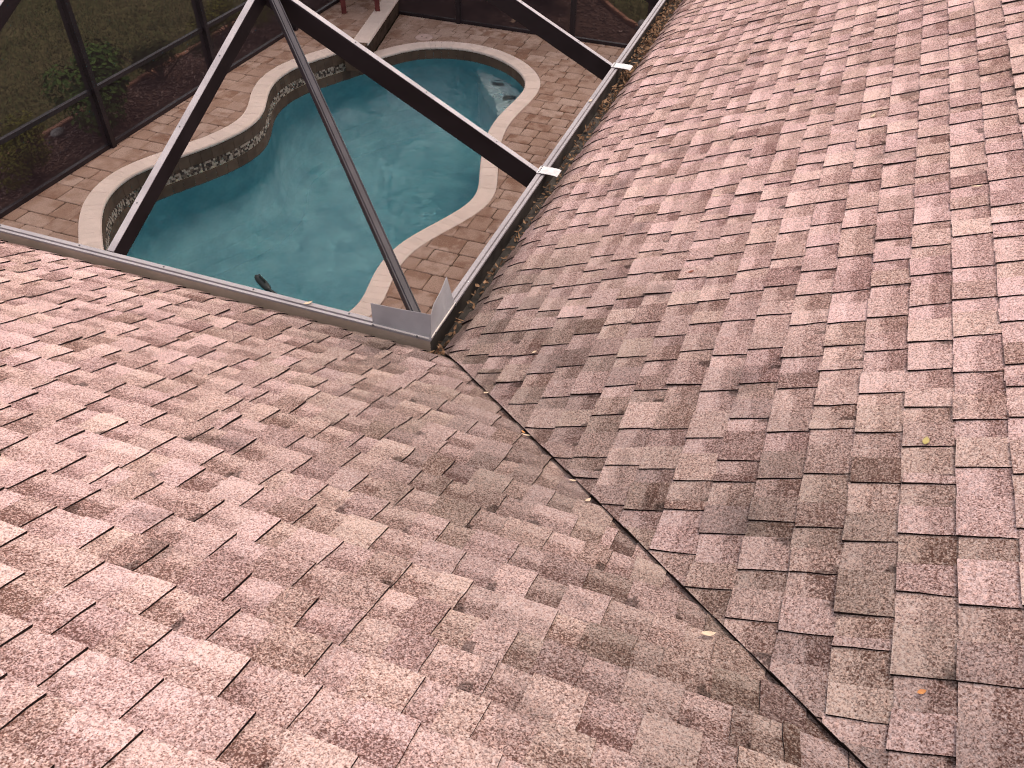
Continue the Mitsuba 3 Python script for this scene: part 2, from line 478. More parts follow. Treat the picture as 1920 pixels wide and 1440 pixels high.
house = "house"
tag(house, "house with a pinkish tan shingle roof whose two slopes meet in a valley", "house")
ident = 0
for which, EXP, V1 in (("A", 0.1425, 0.112), ("B", 0.1446, 0.037)):
    r = np.random.default_rng(11 if which == "A" else 23)
    # the wooden roof deck below the shingles
    us, vs = np.linspace(-VTOP / L, UMAX[which], 160), np.linspace(-0.03, VTOP, 50)
    U, V = np.meshgrid(us, vs, indexing="ij")
    U = np.maximum(U, -V / L - 0.02)
    P = on_roof(which, U, V, np.full_like(U, -0.014)).reshape(-1, 3)
    I, J = np.meshgrid(np.arange(len(us) - 1), np.arange(len(vs) - 1), indexing="ij")
    q = np.stack([I * len(vs) + J, (I + 1) * len(vs) + J, (I + 1) * len(vs) + J + 1, I * len(vs) + J + 1], -1).reshape(-1, 4)
    slope = add("house__roof_slope", (P, np.vstack([q[:, [0, 1, 2]], q[:, [0, 2, 3]]])), "mat_roof_sheet",
                label="left roof slope of sunlit bleached shingles" if which == "A" else "right roof slope of shingles rising from the leafy gutter")
    pieces = []
    edges = [-0.032 if which == "A" else -0.058] + [V1 + k * EXP for k in range(0 if which == "B" else 0, 40) if V1 + k * EXP < VTOP]
    for c, v0 in enumerate(edges[:-1]):
        v1 = edges[c + 1]
        u = -v0 / L - 0.5 + r.uniform(0, 0.2)
        joint = 0
        while u < UMAX[which]:
            wt = r.uniform(0.085, 0.150) if r.random() > 0.09 else r.uniform(0.03, 0.05)
            wg = r.uniform(0.065, 0.130)
            lift = r.uniform(0, 0.0022) + (0.006 if r.random() < 0.07 else 0)
            for a, b, h0, h1, rec in ((u, u + wt, 0.0145 + lift, 0.0055, False), (u + wt - 0.006, u + wt + wg + 0.006, 0.0078, 0.0015, True)):
                if b < -v1 / L - 0.05:
                    continue
                ident += 1
                got = piece(which, a, b, v0 + r.normal(0, 0.0012), v1, h0, h1, ident, r, rec)
                if got:
                    pieces.append((shown(got[1]), got[0]))
            u += wt + wg
    pieces.sort(key=lambda x: -x[0])
    for _, m in pieces[:300]:
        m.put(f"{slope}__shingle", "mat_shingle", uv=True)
    rest = MB()
    for _, m in pieces[300:]:
        rest.add(np.vstack(m.v), np.vstack(m.f), m.uv())
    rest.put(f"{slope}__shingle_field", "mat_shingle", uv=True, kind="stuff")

# the far sides of the roof, the fascias, soffits and walls
ZT = VTOP * S / L
XT = VTOP / L
m = MB()
m.quad((-XT, UMAX["A"], ZT - 0.01), (-XT, -XT, ZT - 0.01), (-2 * XT, -2 * XT, -0.05), (-2 * XT, UMAX["A"], -0.05))
m.quad((UMAX["B"], -XT, ZT - 0.01), (UMAX["B"], -2 * XT, -0.05), (-2 * XT, -2 * XT, -0.05), (-XT, -XT, ZT - 0.01))
m.put("house__back_slope", "mat_roof_sheet")
m = MB()
m.box((-0.055, -0.055, -0.24), (-0.030, UMAX["A"], -0.06))
m.put("house__fascia", "mat_gutter")
m = MB()
m.box((-0.030, -0.055, -0.24), (UMAX["B"], -0.030, -0.06))
m.put("house__fascia", "mat_gutter")
m = MB()
m.box((-0.60, -0.60, -0.235), (-0.055, UMAX["A"], -0.222))
m.box((-0.055, -0.60, -0.235), (UMAX["B"], -0.055, -0.222))
m.put("house__soffit", "mat_soffit")
m = MB()
m.box((-0.80, -0.60, -2.60), (-0.60, UMAX["A"], -0.235))
m.put("house__wall", "mat_stucco")
m = MB()
m.box((-0.60, -0.80, -2.60), (UMAX["B"], -0.60, -0.235))
m.put("house__wall", "mat_stucco")
# gables close the two ends
m = MB()
m.add([(-0.05, UMAX["A"] - 0.05, -0.24), (-2 * XT, UMAX["A"] - 0.05, -0.24), (-XT, UMAX["A"] - 0.05, ZT - 0.05), (-0.05, UMAX["A"] - 0.05, -0.08)], [[0, 1, 2], [0, 2, 3]])
m.add([(UMAX["B"] - 0.05, -0.05, -0.24), (UMAX["B"] - 0.05, -2 * XT, -0.24), (UMAX["B"] - 0.05, -XT, ZT - 0.05), (UMAX["B"] - 0.05, -0.05, -0.08)], [[0, 1, 2], [0, 2, 3]])
m.put("house__gable", "mat_stucco")

# gutters: a trough under each eave; its outer wall carries the rail of the screen enclosure
GA0, GB0 = 0.068, 0.128           # inner face of the outer wall, from the eave lines


def rail_y(x):
    return 0.118 + 0.0085 * x      # the gutter of slope B runs a touch out of square


m = MB()
y1 = UMAX["A"]
c0 = rail_y(0.07)
m.quad((GA0, c0, -0.13), (GA0, c0, -0.012), (GA0, y1, -0.012), (GA0, y1, -0.13))
m.quad((-0.03, -0.03, -0.13), (GA0, c0, -0.13), (GA0, y1, -0.13), (-0.03, y1, -0.13))
m.quad((-0.028, -0.028, -0.13), (-0.028, y1, -0.13), (-0.028, y1, -0.06), (-0.028, -0.028, -0.06))
m.quad((GA0 + 0.05, c0 + 0.05, -0.14), (GA0 + 0.05, y1, -0.14), (GA0 + 0.05, y1, -0.0185), (GA0 + 0.05, c0 + 0.05, -0.0185))
m.quad((GA0 + 0.05, c0 + 0.05, -0.14), (-0.03, -0.03, -0.14), (-0.03, y1, -0.14), (GA0 + 0.05, y1, -0.14))
m.put("house__gutter", "mat_gutter", label="brown gutter wall above the left roof edge")
m = MB()
x1 = UMAX["B"]
m.quad((GA0, c0, -0.13), (x1, rail_y(x1), -0.13), (x1, rail_y(x1), -0.012), (GA0, c0, -0.012))
m.quad((-0.03, -0.03, -0.131), (x1, -0.03, -0.131), (x1, rail_y(x1), -0.131), (GA0, c0, -0.131))
m.quad((-0.028, -0.028, -0.13), (-0.028, -0.028, -0.06), (x1, -0.028, -0.06), (x1, -0.028, -0.13))
m.quad((GA0 + 0.05, c0 + 0.05, -0.14), (GA0 + 0.05, c0 + 0.05, -0.0185), (x1, rail_y(x1) + 0.05, -0.0185), (x1, rail_y(x1) + 0.05, -0.14))
m.quad((GA0 + 0.05, c0 + 0.05, -0.141), (x1, rail_y(x1) + 0.05, -0.141), (x1, -0.03, -0.141), (-0.03, -0.03, -0.141))
m.put("house__gutter", "mat_gutter_dirty_shaded", label="leaf-filled gutter below the right roof slope")

# ------------------------------------------------------------------ the screen enclosure over the pool
cage = "screen_enclosure"
tag(cage, "bronze aluminium screen enclosure with sloping beams over the pool", "pool enclosure")
RAIL = [(0.0, -0.019), (0.0, -0.006), (0.017, -0.006), (0.018, -0.014), (0.023, -0.014), (0.024, 0.0), (0.052, 0.0), (0.052, -0.019)]
m = MB()
m.extrude(RAIL, (GA0 - 0.002, c0 - 0.002, 0), (GA0 - 0.002, 6.70, 0), (1, 0, 0), (0, 0, 1))
m.put(cage + "__eave_rail", "mat_rail")
m = MB()
dB = np.array([1, 0.0085, 0]) / math.hypot(1, 0.0085)
m.extrude(RAIL, (GA0 + 0.016, rail_y(GA0) - 0.002, 0.0006), (10.80, rail_y(10.80) - 0.002, 0.0006), (-dB[1], dB[0], 0), (0, 0, 1))
m.put(cage + "__eave_rail", "mat_rail")

for k in range(17):
    x = 0.62 + 0.61 * k
    MB().tube([(x, rail_y(x) + 0.008, -0.0065), (x, rail_y(x) + 0.008, -0.0005)], [0.0065, 0.0045], 8).put(cage + "__eave_rail_001__screw", "mat_bracket")
for k in range(9):
    y = 0.62 + 0.61 * k
    MB().tube([(GA0 + 0.036, y, -0.0005), (GA0 + 0.036, y, 0.005)], [0.006, 0.0045], 8).put(cage + "__eave_rail__screw", "mat_screw")


def beam(p0, p1, w, d, name="roof_beam", screws=0):
    p0, p1 = np.asarray(p0, float), np.asarray(p1, float)
    t = p1 - p0
    t /= np.linalg.norm(t)
    side = np.cross(t, (0, 0, 1))
    side /= np.linalg.norm(side)
    up = np.cross(side, t)
    h = w / 2
    prof = [(-h, -d), (-h, 0), (-h + .005, 0), (-h + .006, -.006), (-h + .011, -.006), (-h + .012, .0015),
            (h - .012, .0015), (h - .011, -.006), (h - .006, -.006), (h - .005, 0), (h, 0), (h, -d)]
    m = MB()
    m.extrude(prof, p0, p1, side, up)
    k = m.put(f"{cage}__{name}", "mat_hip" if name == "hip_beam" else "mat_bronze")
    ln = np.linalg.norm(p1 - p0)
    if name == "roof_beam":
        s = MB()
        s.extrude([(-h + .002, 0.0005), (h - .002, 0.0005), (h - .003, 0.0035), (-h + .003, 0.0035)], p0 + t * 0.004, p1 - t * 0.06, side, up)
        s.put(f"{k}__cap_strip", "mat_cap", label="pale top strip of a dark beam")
    for i in range(screws):
        c = p0 + t * (0.35 + i * 0.58)
        if 0.35 + i * 0.58 < ln - 0.1:
            s = MB()
            s.tube([c + up * 0.003, c + up * 0.0075], [0.0055, 0.004], 8)
            s.put(f"{k}__screw", "mat_screw")
    return k


NODE = np.array([2.075, 2.20, 0.985])
XF, YF = 10.75, 6.66
ZP = 0.985
beam((GA0 + 0.045, c0 + 0.05, 0.0), NODE, 0.052, 0.07, "hip_beam", 0)
beam((0.118, 2.235, 0.0), NODE + (0, 0.02, 0.004), 0.052, 0.10, screws=4)
beam((0.118, 4.15, 0.0), (2.075, 4.15, ZP), 0.052, 0.10, screws=4)
beam((1.985, rail_y(1.985) + 0.048, 0.0), NODE + (-0.03, -0.02, 0.004), 0.048, 0.15, screws=4)
for x in (3.945, 5.90, 7.86):
    beam((x, rail_y(x) + 0.048, 0.0), (x, 2.20, ZP), 0.048, 0.15, screws=4)
XI, YI = 8.75, 4.62
beam(NODE + (0, 0.03, 0), (2.075, YI, ZP), 0.05, 0.10, "purlin")
beam(NODE + (0.03, 0, 0), (XI, 2.20, ZP), 0.05, 0.10, "purlin")
beam((2.075, YI, ZP), (XI, YI, ZP), 0.05, 0.10, "purlin")
beam((XI, YI, ZP), (XI, 2.2, ZP), 0.05, 0.10, "purlin")
beam((XI, YI, ZP), (XF, YF, 0), 0.05, 0.10, "hip_beam")
for x in (2.3, 4.43, 6.62, 8.75):
    beam((x, YI, ZP), (x, YF, 0), 0.05, 0.10)
for y in (2.2, 4.62):
    beam((XI, y, ZP), (XF, y, 0), 0.05, 0.10)
beam((0.2, YF, 0.0), (XF, YF, 0.0), 0.06, 0.08, "wall_top_rail")
beam((XF, YF, 0.001), (XF, 0.22, 0.001), 0.06, 0.08, "wall_top_rail")
for x in (0.25, 2.3, 4.43, 6.62, 8.75, XF):
    MB().box((x - 0.034, YF - 0.065, ZL + 0.002), (x + 0.034, YF + 0.065, -0.08)).put(cage + "__post", "mat_bronze")
for y in (0.25, 1.31, 2.58, 4.63):
    MB().box((XF - 0.065, y - 0.034, ZR + 0.002), (XF + 0.065, y + 0.034, -0.08)).put(cage + "__post", "mat_bronze")
xs = [0.25, 2.3, 4.43, 6.62, 8.75, XF]
for a, b in zip(xs, xs[1:]):
    MB().box((a + 0.035, YF - 0.027, -1.475), (b - 0.035, YF + 0.027, -1.425)).put(cage + "__chair_rail", "mat_bronze")
    MB().box((a + 0.035, YF - 0.027, ZL + 0.002), (b - 0.035, YF + 0.027, ZL + 0.052)).put(cage + "__bottom_rail", "mat_bronze")
ys = [0.25, 1.31, 2.58, 4.63, YF]
for a, b in zip(ys, ys[1:]):
    MB().box((XF - 0.027, a + 0.035, -1.475), (XF + 0.027, b - 0.035, -1.425)).put(cage + "__chair_rail", "mat_bronze")
    zb = ZR
    MB().box((XF - 0.027, a + 0.035, zb + 0.002), (XF + 0.027, min(b - 0.035, 5.80), zb + 0.052)).put(cage + "__bottom_rail", "mat_bronze")
MB().box((XF - 0.027, 5.805, ZL + 0.002), (XF + 0.027, YF - 0.07, ZL + 0.052)).put(cage + "__bottom_rail", "mat_bronze")


def panel(*pts):
    m = MB()
    m.add(pts, [[0, i, i + 1] for i in range(1, len(pts) - 1)])
    m.put(cage + "__screen_panel", "mat_screen")


E0 = -0.001
ca, cb = (0.118, c0 + 0.05, E0), None
panel(ca, tuple(NODE), (0.118, 2.235, E0))
panel(ca, (1.985, rail_y(1.985) + 0.048, E0), tuple(NODE))
panel((0.118, 2.235, E0), tuple(NODE), (2.075, 4.15, ZP), (0.118, 4.15, E0))
panel((0.118, 4.15, E0), (2.075, 4.15, ZP), (2.075, YI, ZP), (0.118, YF, E0))
panel((0.118, YF, E0), (2.075, YI, ZP), (XI, YI, ZP), (XF, YF, E0))
panel((XF, YF, E0), (XI, YI, ZP), (XI, 2.2, ZP), (XF, rail_y(XF) + 0.048, E0))
bx = [1.985, 3.945, 5.90, 7.86]
for a, b in zip(bx, bx[1:]):
    panel((a, rail_y(a) + 0.048, E0), (b, rail_y(b) + 0.048, E0), (b, 2.2, ZP), (2.075 if a < 2 else a, 2.2, ZP))
panel((7.86, rail_y(7.86) + 0.048, E0), (XF, rail_y(XF) + 0.048, E0), (XI, 2.2, ZP), (7.86, 2.2, ZP))
for a, b in zip([2.075, 3.945, 5.9, 7.86], [3.945, 5.9, 7.86, XI]):
    panel((a, 2.2, ZP), (b, 2.2, ZP), (b, YI, ZP), (a, YI, ZP))
def wall_panel(*pts):
    MB().add(pts, [[0, 1, 2], [0, 2, 3]]).put(cage + "__screen_panel", "mat_screen_wall")


for a, b in zip(xs, xs[1:]):
    wall_panel((a, YF, ZL + 0.05), (b, YF, ZL + 0.05), (b, YF, -1.45), (a, YF, -1.45))
    wall_panel((a, YF, -1.45), (b, YF, -1.45), (b, YF, 0), (a, YF, 0))
for a, b in zip(ys, ys[1:]):
    wall_panel((XF, a, ZR + 0.05), (XF, b, ZR + 0.05), (XF, b, -1.45), (XF, a, -1.45))
    wall_panel((XF, a, -1.45), (XF, b, -1.45), (XF, b, 0), (XF, a, 0))

# the bent metal sheet that closes the corner of the gutters
m = MB()
g0, g1, e0 = GA0 - 0.004, c0 - 0.006, 0.0012
yq = [g1, g1 + 0.10, g1 + 0.20, g1 + 0.345]
xq = [g0, g0 + 0.10, g0 + 0.20, g0 + 0.335]
top_a = [(g0 + 0.022 - 0.004 * i, y, 0.150 - 0.004 * i) for i, y in enumerate(yq)]
low_a = [(g0 + 0.006, y, e0) for y in yq]
for i in range(3):
    m.quad(low_a[i], low_a[i + 1], top_a[i + 1], top_a[i])
curve = [0.024, 0.020, 0.028, 0.050]
top_b = [(x + 0.004, g1 + c, 0.150 + 0.006 * i) for i, (x, c) in enumerate(zip(xq, curve))]
top_b[0] = top_a[0]
low_b = [(x, g1 + 0.006 + 0.0085 * x, e0) for x in xq]
low_b[0] = low_a[0]
for i in range(3):
    m.quad(low_b[i], top_b[i], top_b[i + 1], low_b[i + 1])
mm = m.mesh()
mm.merge_vertices()
thick = mm.copy()
thick.vertices = thick.vertices + mm.vertex_normals * 0.0022
thick.invert()
edges = mm.edges[trimesh.grouping.group_rows(mm.edges_sorted, require_count=1)]
n0 = len(mm.vertices)
rim = np.vstack([[[a, b, b + n0], [a, b + n0, a + n0]] for a, b in edges])
solid = trimesh.Trimesh(np.vstack([mm.vertices, thick.vertices]), np.vstack([mm.faces, thick.faces + n0, rim]), process=False)
fk = add(cage + "__corner_flashing", solid, "mat_flashing", label="bent grey metal sheet standing on the corner of the rails")
m = MB()
m.extrude([(-0.004, 0), (0.004, 0), (0.002, 0.006), (-0.003, 0.005)], (g0 + 0.002, g1 + 0.01, e0), (g0 + 0.002, g1 + 0.35, e0), (1, 0, 0), (0, 0, 1))
m.extrude([(-0.004, 0), (0.004, 0), (0.002, 0.006), (-0.003, 0.005)], (g0 + 0.01, g1 + 0.002, e0), (g0 + 0.34, g1 + 0.006, e0), (0, 1, 0), (0, 0, 1))
m.put(fk + "__caulk_bead", "mat_caulk")
for p in ((g0 - 0.001, g1 + 0.34), (g0 - 0.001, g1 + 0.08), (g0 + 0.06, g1 - 0.001), (g0 + 0.33, g1 + 0.001)):
    MB().tube([(p[0], p[1], -0.004), (p[0], p[1], 0.006)], [0.007, 0.005], 8).put(fk + "__screw", "mat_screw")

# aluminium straps from the beam ends over the gutter
for bxx in (2.005, 3.952, 5.91):
    ry = rail_y(bxx)
    m = MB()
    pr = [(ry + 0.056, 0.004), (ry + 0.03, 0.0045), (ry - 0.03, 0.006), (0.055, 0.004), (0.040, -0.002)]
    for (ya, za), (yb, zb) in zip(pr, pr[1:]):
        m.hexa([(bxx - 0.05, yb, zb), (bxx + 0.05, yb, zb), (bxx + 0.05, ya, za), (bxx - 0.05, ya, za),
                (bxx - 0.05, yb, zb + 0.003), (bxx + 0.05, yb, zb + 0.003), (bxx + 0.05, ya, za + 0.003), (bxx - 0.05, ya, za + 0.003)])
    k = m.put(cage + "__bracket", "mat_bracket")
    for i in range(4):
        x = bxx - 0.036 + 0.024 * i
        MB().tube([(x, ry + 0.040, 0.006), (x, ry + 0.040, 0.0115)], [0.006, 0.0045], 8).put(k + "__screw", "mat_screw")

# ------------------------------------------------------------------ the pool
LO = [(2.58, 5.53), (3.08, 5.95), (3.35, 6.1), (3.64, 6.17), (3.89, 6.18), (4.2, 6.15), (4.39, 6.07), (4.58, 5.98), (4.79, 5.86), (5.06, 5.77), (5.3, 5.67), (5.57, 5.63),
      (5.84, 5.66), (6.09, 5.76), (6.4, 5.92), (6.68, 6.04), (6.99, 6.1), (7.37, 6.1), (7.66, 6.06), (7.84, 6.0), (8.07, 5.89), (8.26, 5.78)]
RO = [(9.01, 5.4), (9.32, 5.24), (9.53, 5.05), (9.69, 4.87), (9.85, 4.61), (9.94, 4.27), (9.95, 4.0), (9.89, 3.7), (9.78, 3.38), (9.66, 3.15), (9.48, 2.91), (9.27, 2.7),
      (9.01, 2.55), (8.82, 2.47), (8.48, 2.42), (8.14, 2.41), (7.84, 2.42), (7.55, 2.44), (7.25, 2.43), (6.81, 2.34), (6.37, 2.2), (6.04, 2.06), (5.69, 1.95), (5.45, 1.92),
      (5.16, 1.94), (4.91, 2.01), (4.61, 2.12), (4.38, 2.22), (4.2, 2.27), (3.96, 2.31), (3.73, 2.32), (3.45, 2.29), (3.21, 2.23), (3.02, 2.2)]
loop = np.array(LO + RO + [(2.65, 2.25), (2.3, 2.5), (2.05, 2.95), (1.98, 3.6), (1.98, 4.3), (2.1, 4.95), (2.3, 5.28)])
tck, _ = splprep(np.vstack([loop, loop[:1]]).T, s=0.006, per=True)
fine = np.array(splev(np.linspace(0, 1, 4001), tck)).T
arc = np.concatenate([[0], np.cumsum(np.linalg.norm(np.diff(fine, axis=0), axis=1))])
NB_ = int(arc[-1] / 0.105)
stations = np.linspace(0, arc[-1], NB_ + 1)


def at_arc(s):
    s = np.asarray(s) % arc[-1]
    return np.column_stack([np.interp(s, arc, fine[:, 0]), np.interp(s, arc, fine[:, 1])])


def inward(s):
    t = at_arc(np.asarray(s) + 0.01) - at_arc(np.asarray(s) - 0.01)
    t /= np.linalg.norm(t, axis=1, keepdims=True)
    return np.column_stack([t[:, 1], -t[:, 0]])     # the loop runs clockwise


outer_poly = Polygon(fine[:-1:8]).buffer(0)
if not outer_poly.contains(Point(*(at_arc([1.0]) + 0.1 * inward([1.0]))[0])):
    raise ValueError("inward points outward")


def arc_near(p):
    return arc[np.argmin(np.linalg.norm(fine - np.array(p), axis=1))]


S_END = arc_near((8.48, 5.66))     # the raised stretch of the rim ends here ...
S_BEG = arc_near((2.05, 4.7))      # ... and begins here, below the house
raised = lambda s: (s < S_END) or (s > S_BEG)
WC = 0.235
PROF = [(0.0, -0.05), (0.0, 0.0), (WC - 0.022, 0.0), (WC - 0.008, -0.006), (WC, -0.022), (WC - 0.005, -0.042), (WC - 0.03, -0.05)]
pool = "swimming_pool"
tag(pool, "free-form pool with pale brick coping and a raised tiled wall", "swimming pool")


def swept(m, prof, s0, s1, z, uv=None, sub=1):
    ss = np.linspace(s0, s1, sub + 1)
    o, n = at_arc(ss), inward(ss)
    rings = [np.column_stack([o[i] + np.array([[a] for a, _ in prof]) * n[i], z + np.array([b for _, b in prof])]) for i in range(sub + 1)]
    k = len(prof)
    for a, b in zip(rings, rings[1:]):
        for i in range(k):
            j = (i + 1) % k
            m.quad(a[i], b[i], b[j], a[j], uv)
    for r_, flip in ((rings[0], False), (rings[-1], True)):
        f = [[0, i, i + 1] for i in range(1, k - 1)]
        m.add(r_, [x[::-1] for x in f] if flip else f, uv)
    return m


for i in range(NB_):
    a, b = stations[i], stations[i + 1]
    z = ZL if raised((a + b) / 2) else ZR
    m = swept(MB(), PROF, a + 0.0015, b - 0.0015, z + rng.normal(0, 0.0008), (5000 + i, 0))
    m.put(pool + "__coping_brick", "mat_coping", uv=True)
# grout and bond beam under the coping, wall behind the tiles
shell = MB()
GP = [(0.004, -0.30), (0.004, -0.006), (WC - 0.024, -0.006), (WC - 0.024, -0.30)]
for lo, hi, z in ((0.0, S_END, ZL), (S_END, S_BEG, ZR), (S_BEG, arc[-1], ZL)):
    swept(shell, GP, lo, hi, z, None, sub=max(2, int((hi - lo) / 0.1)))
shell.put(pool + "__bond_beam", "mat_joint")
# waterline tiles
uid = 9000


def tile_row(lo, hi, z0, z1):
    global uid
    n = max(1, int(round((hi - lo) / 0.152)))
    for k in range(n):
        a, b = lo + (hi - lo) * k / n, lo + (hi - lo) * (k + 1) / n
        uid += 1
        pr = [(WC - 0.024, z0 + 0.002), (WC - 0.024, z1 - 0.002), (WC - 0.0155, z1 - 0.002), (WC - 0.014, z1 - 0.005), (WC - 0.014, z0 + 0.005), (WC - 0.0155, z0 + 0.002)]
        swept(MB(), pr, a + 0.002, b - 0.002, 0.0, (uid, 0), sub=2).put(pool + "__waterline_tile", "mat_tile", uv=True)


for lo, hi in ((0.0, S_END), (S_BEG, arc[-1])):
    if lo == 0.0:
        tile_row(lo, hi, ZL - 0.205, ZL - 0.052)
        tile_row(lo, hi, ZL - 0.480, ZL - 0.327)
    else:
        swept(MB(), [(WC - 0.024, ZL - 0.48), (WC - 0.024, ZL - 0.052), (WC - 0.014, ZL - 0.052), (WC - 0.014, ZL - 0.48)], lo, hi, 0.0, (uid, 0), sub=12).put(pool + "__waterline_tile", "mat_tile", uv=True)
tile_row(S_END, arc_near((2.65, 2.25)), ZR - 0.205, ZR - 0.052)
mos = MB()
for k in range(int(S_END / 0.0265)):
    for row in range(4):
        if rng.random() < 0.04:
            continue
        uid += 1
        z0 = ZL - 0.322 + row * 0.029
        a = k * 0.0265
        o, n = at_arc([a + 0.0015, a + 0.025]), inward([a + 0.0015, a + 0.025])
        f0, f1 = WC - 0.024, WC - 0.0135 + rng.normal(0, 0.0006)
        q = [(o[0] + n[0] * f0), (o[1] + n[1] * f0), (o[1] + n[1] * f1), (o[0] + n[0] * f1)]
        mos.hexa([(*p, z0 + 0.0015) for p in q] + [(*p, z0 + 0.0275) for p in q], (uid, 0))
mos.put(pool + "__mosaic_band", "mat_mosaic", uv=True, kind="stuff")
inner = Polygon([tuple(p) for p in at_arc(np.linspace(0, arc[-1], 260)[:-1]) + (WC - 0.022) * inward(np.linspace(0, arc[-1], 260)[:-1])]).buffer(0)


def depth(x):
    return ZW - 1.15 + 0.0 * x


# plaster shell: walls coved into a sloping floor
ringp = np.array(inner.exterior.coords)[:-1]
lv = [(0.0, ZW + 0.11), (0.0, None), (0.06, 0.16), (0.16, 0.06), (0.32, 0.0)]
rows = []
for off, dz in lv:
    pg = inner.buffer(-off) if off else inner
    if pg.geom_type != "Polygon":
        pg = max(pg.geoms, key=lambda g: g.area)
    rr = np.array([pg.exterior.interpolate(pg.exterior.project(Point(*p))).coords[0] for p in ringp])
    zz = np.full(len(rr), dz) if dz is not None and dz < -1 else depth(rr[:, 0]) + (0.34 if dz is None else dz)
    rows.append(np.column_stack([rr, zz]))
m = MB()
n = len(ringp)
for a, b in zip(rows, rows[1:]):
    for i in range(n):
        j = (i + 1) % n
        m.quad(a[i], a[j], b[j], b[i])
flo = Polygon(rows[-1][:, :2]).buffer(0)
vv, ff = trimesh.creation.triangulate_polygon(flo, engine="earcut")
m.add(np.column_stack([vv, depth(vv[:, 0])]), ff)
m.put(pool + "__shell", "mat_plaster", smooth=40)
# the shallow bench with its two return fittings
bp = inner.buffer(-0.004).intersection(Polygon([(10.3, 4.05), (9.80, 3.92), (9.30, 3.62), (8.98, 3.36), (8.66, 3.12), (8.36, 2.98), (8.30, 2.2), (10.3, 2.2)]).buffer(0.05).buffer(-0.05))
m = MB()
zb = ZW - 0.34
for g in getattr(bp, "geoms", [bp]):
    m.prism(g, zb - 0.9, zb)
bk = m.put(pool + "__bench", "mat_bench")
for x, y in ((9.36, 3.36), (8.94, 3.02)):
    MB().tube([(x, y, zb - 0.01), (x, y, zb + 0.012), (x, y, zb + 0.022)], [0.10, 0.09, 0.05], 14).put(pool + "__return_fitting", "mat_jet")

# water
gs = 0.02
bx0, by0, bx1, by1 = inner.bounds
xs_, ys_ = np.arange(bx0, bx1 + gs, gs), np.arange(by0, by1 + gs, gs)
X, Y = np.meshgrid(xs_, ys_, indexing="ij")
wr = np.random.default_rng(5)
H = np.zeros_like(X)
env = meshkit.fbm(np.stack([X * 0.8, Y * 0.8, np.zeros_like(X)], -1), 3, seed=2)
env = 0.35 + 1.6 * np.clip((env - 0.35) / 0.35, 0, 1)
for lam, amp, cnt in ((0.8, 0.0006, 5), (0.36, 0.0008, 7), (0.20, 0.0013, 9), (0.12, 0.0015, 10), (0.075, 0.0010, 10)):
    for _ in range(cnt):
        th = wr.normal(0.6, 0.75)
        k = 2 * np.pi / (lam * wr.uniform(0.8, 1.25))
        wob = 1.5 * meshkit.noise(np.stack([X * 1.3, Y * 1.3, np.full_like(X, wr.uniform(0, 50))], -1))
        H += amp * env * np.sin(k * (X * np.cos(th) + Y * np.sin(th)) + wr.uniform(0, 6.28) + 2.5 * wob) / math.sqrt(cnt) * 1.2
import shapely
inside = shapely.contains_xy(inner.buffer(0.012), (X[:-1, :-1] + gs / 2).ravel(), (Y[:-1, :-1] + gs / 2).ravel()).reshape(X.shape[0] - 1, X.shape[1] - 1)
I, J = np.nonzero(inside)
ny = X.shape[1]
q = np.stack([I * ny + J, (I + 1) * ny + J, (I + 1) * ny + J + 1, I * ny + J + 1], -1)
P = np.column_stack([X.ravel(), Y.ravel(), ZW + H.ravel()])
used, inv = np.unique(q, return_inverse=True)
q = inv.reshape(q.shape)
add("water", (P[used], np.vstack([q[:, [0, 1, 2]], q[:, [0, 2, 3]]])), "mat_water", smooth=True, label="rippling turquoise pool water", kind="structure")

# ------------------------------------------------------------------ decks of tumbled pavers
strip_dir = np.array([10.75 - 8.50, 5.775 - 5.245])
strip_dir = strip_dir / np.linalg.norm(strip_dir)
strip_nrm = np.array([strip_dir[1], -strip_dir[0]])          # towards the lower deck
SP0, SP1 = np.array([8.50, 5.245]), np.array([8.50, 5.245]) + strip_dir * 2.36
end_in = at_arc([S_BEG])[0]
raised_zone = Polygon([tuple(SP0 - strip_dir * 0.6), tuple(SP1), (10.87, 6.78), (-0.6, 6.78), (-0.6, 4.7), (2.05, 4.7), (2.6, 4.7), (5.2, 4.6)])
strip_poly = Polygon([tuple(SP0 - strip_dir * 0.55), tuple(SP1), tuple(SP1 - strip_nrm * 0.27), tuple(SP0 - strip_dir * 0.55 - strip_nrm * 0.27)])
hole = outer_poly.buffer(0.004)
deck_all = sbox(-0.6, -0.6, 10.87, 6.78)
deck_hi = raised_zone.intersection(deck_all).difference(hole).difference(strip_poly)
deck_lo = deck_all.difference(raised_zone).difference(hole)
LID = (9.905, 4.912)
deck_lo = deck_lo.difference(Point(*LID).buffer(0.155))
